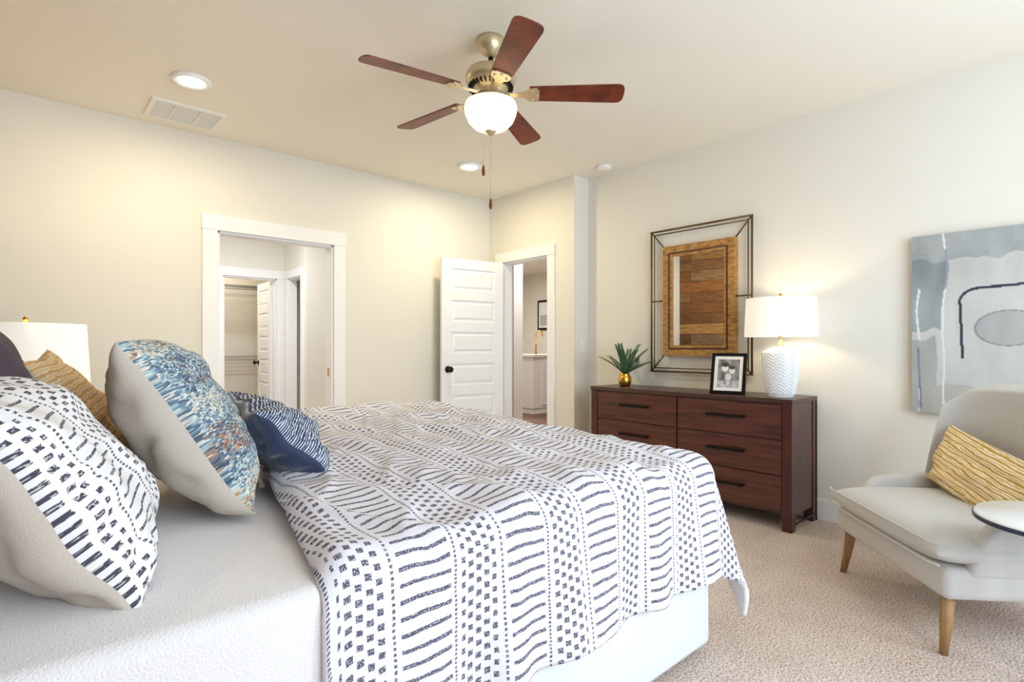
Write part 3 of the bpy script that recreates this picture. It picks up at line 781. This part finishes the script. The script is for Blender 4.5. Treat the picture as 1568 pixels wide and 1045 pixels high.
for (x,y,sx,sy,nm) in ((-hwid+.03,.03,-.02,-.03,'leg_1'),(hwid-.03,.03,.02,-.03,'leg_2'),(-hwid+.06,dep-.06,-.01,.05,'leg_3'),(hwid-.06,dep-.06,.01,.05,'leg_4')):
    q=MB(); q.tube([CT@Vector((x,y,.225)),CT@Vector((x+sx*.4,y+sy*.4,.12)),CT@Vector((x+sx,y+sy,.0))],[.026,.021,.014],M['leg'],12); q.obj(nm,0,ch)
bd=(CT.to_3x3()@Vector((0,1,0))); xd=(CT.to_3x3()@Vector((1,0,0)))
pc=CT@Vector((-.05,.42,.59))
pillow('lumbar_pillow.001',pc,(-bd*.85+Vector((0,0,.35))),(bd*.35+Vector((0,0,.9))+xd*.16),.60,.29,.13,M['mustard'],M['mustard'],.42,11)

# ---------------- side table ----------------
q=MB(); T=TR(2.545,.115,-.03)
q.lathe([(.0,.600),(.235,.600),(.243,.604),(.243,.616),(.238,.622),(.0,.622)],M['ceramic'],T,72)
q.lathe([(.236,.598),(.246,.600),(.247,.612),(.2445,.614)],mat('table_rim',hexc('1e2a44'),.3),T,72)
q.lathe([(.0,.03),(.11,.03),(.11,.042),(.03,.055),(.018,.08),(.018,.56),(.05,.595),(.0,.6)],M['white'],T,40)
q.obj('side_table')

q=MB(); q.box((XD+.06,YJ-.008,1.10),(XD+.135,YJ,1.22),M['white']); q.box((XD+.085,YJ-.012,1.14),(XD+.11,YJ-.006,1.18),M['white']); q.obj('light_switch',.002)

# ---------------- lights ----------------
def area(name,loc,rot,sx,sy,e,c):
    L=bpy.data.lights.new(name,'AREA'); L.shape='RECTANGLE'; L.size=sx; L.size_y=sy; L.energy=e; L.color=c
    o=bpy.data.objects.new(name,L); COL.objects.link(o); o.location=loc; o.rotation_euler=rot; return o
for i,(a,b_) in enumerate(ws):
    area('window_daylight_%d'%(i+1),((a+b_)/2,YN+.05,(wz0+wz1)/2),(math.radians(90),0,0),b_-a-.1,wz1-wz0-.1,54,(.73,.87,1))
def disc(name,x,y,e,c,z=H-.03,s=.14):
    L=bpy.data.lights.new(name,'AREA'); L.shape='DISK'; L.size=s; L.energy=e; L.color=c
    o=bpy.data.objects.new(name,L); COL.objects.link(o); o.location=(x,y,z)
disc('downlight_lamp_1',.756,3.68,14,(1,.87,.55)); disc('downlight_lamp_2',2.92,3.81,14,(1,.87,.55))
disc('vestibule_fill',1.8,5.9,36,(.93,.96,1),H-.02,.3); disc('closet_fill',1.9,8.2,18,(1,.88,.7),H-.02,.3)  # unseen fill discs added to brighten vestibule and closet, no fixture there
disc('hall_area_light',5.2,5.0,36,(1,.95,.9),2.85,.4); disc('kitchen_area_light',7,7.9,70,(1,.95,.9),2.85,.6)  # bare area lights below the hall ceiling, no fixture modelled

w=bpy.data.worlds.new('World'); S.world=w; w.use_nodes=True
bg=w.node_tree.nodes['Background']; bg.inputs[0].default_value=(.75,.87,1,1); bg.inputs[1].default_value=1.0

# ---------------- camera ----------------
cam=bpy.data.cameras.new('camera'); co=bpy.data.objects.new('camera',cam); COL.objects.link(co)
co.location=(0,0,CH); co.rotation_euler=(math.radians(90),0,math.radians(48.1-90))
cam.sensor_width=36; cam.lens=840/1568*36; cam.shift_y=8.5/1568; cam.clip_start=.02
S.camera=co
try:
    S.view_settings.view_transform='Standard'; S.view_settings.look='None'
except Exception as ex: print(ex)
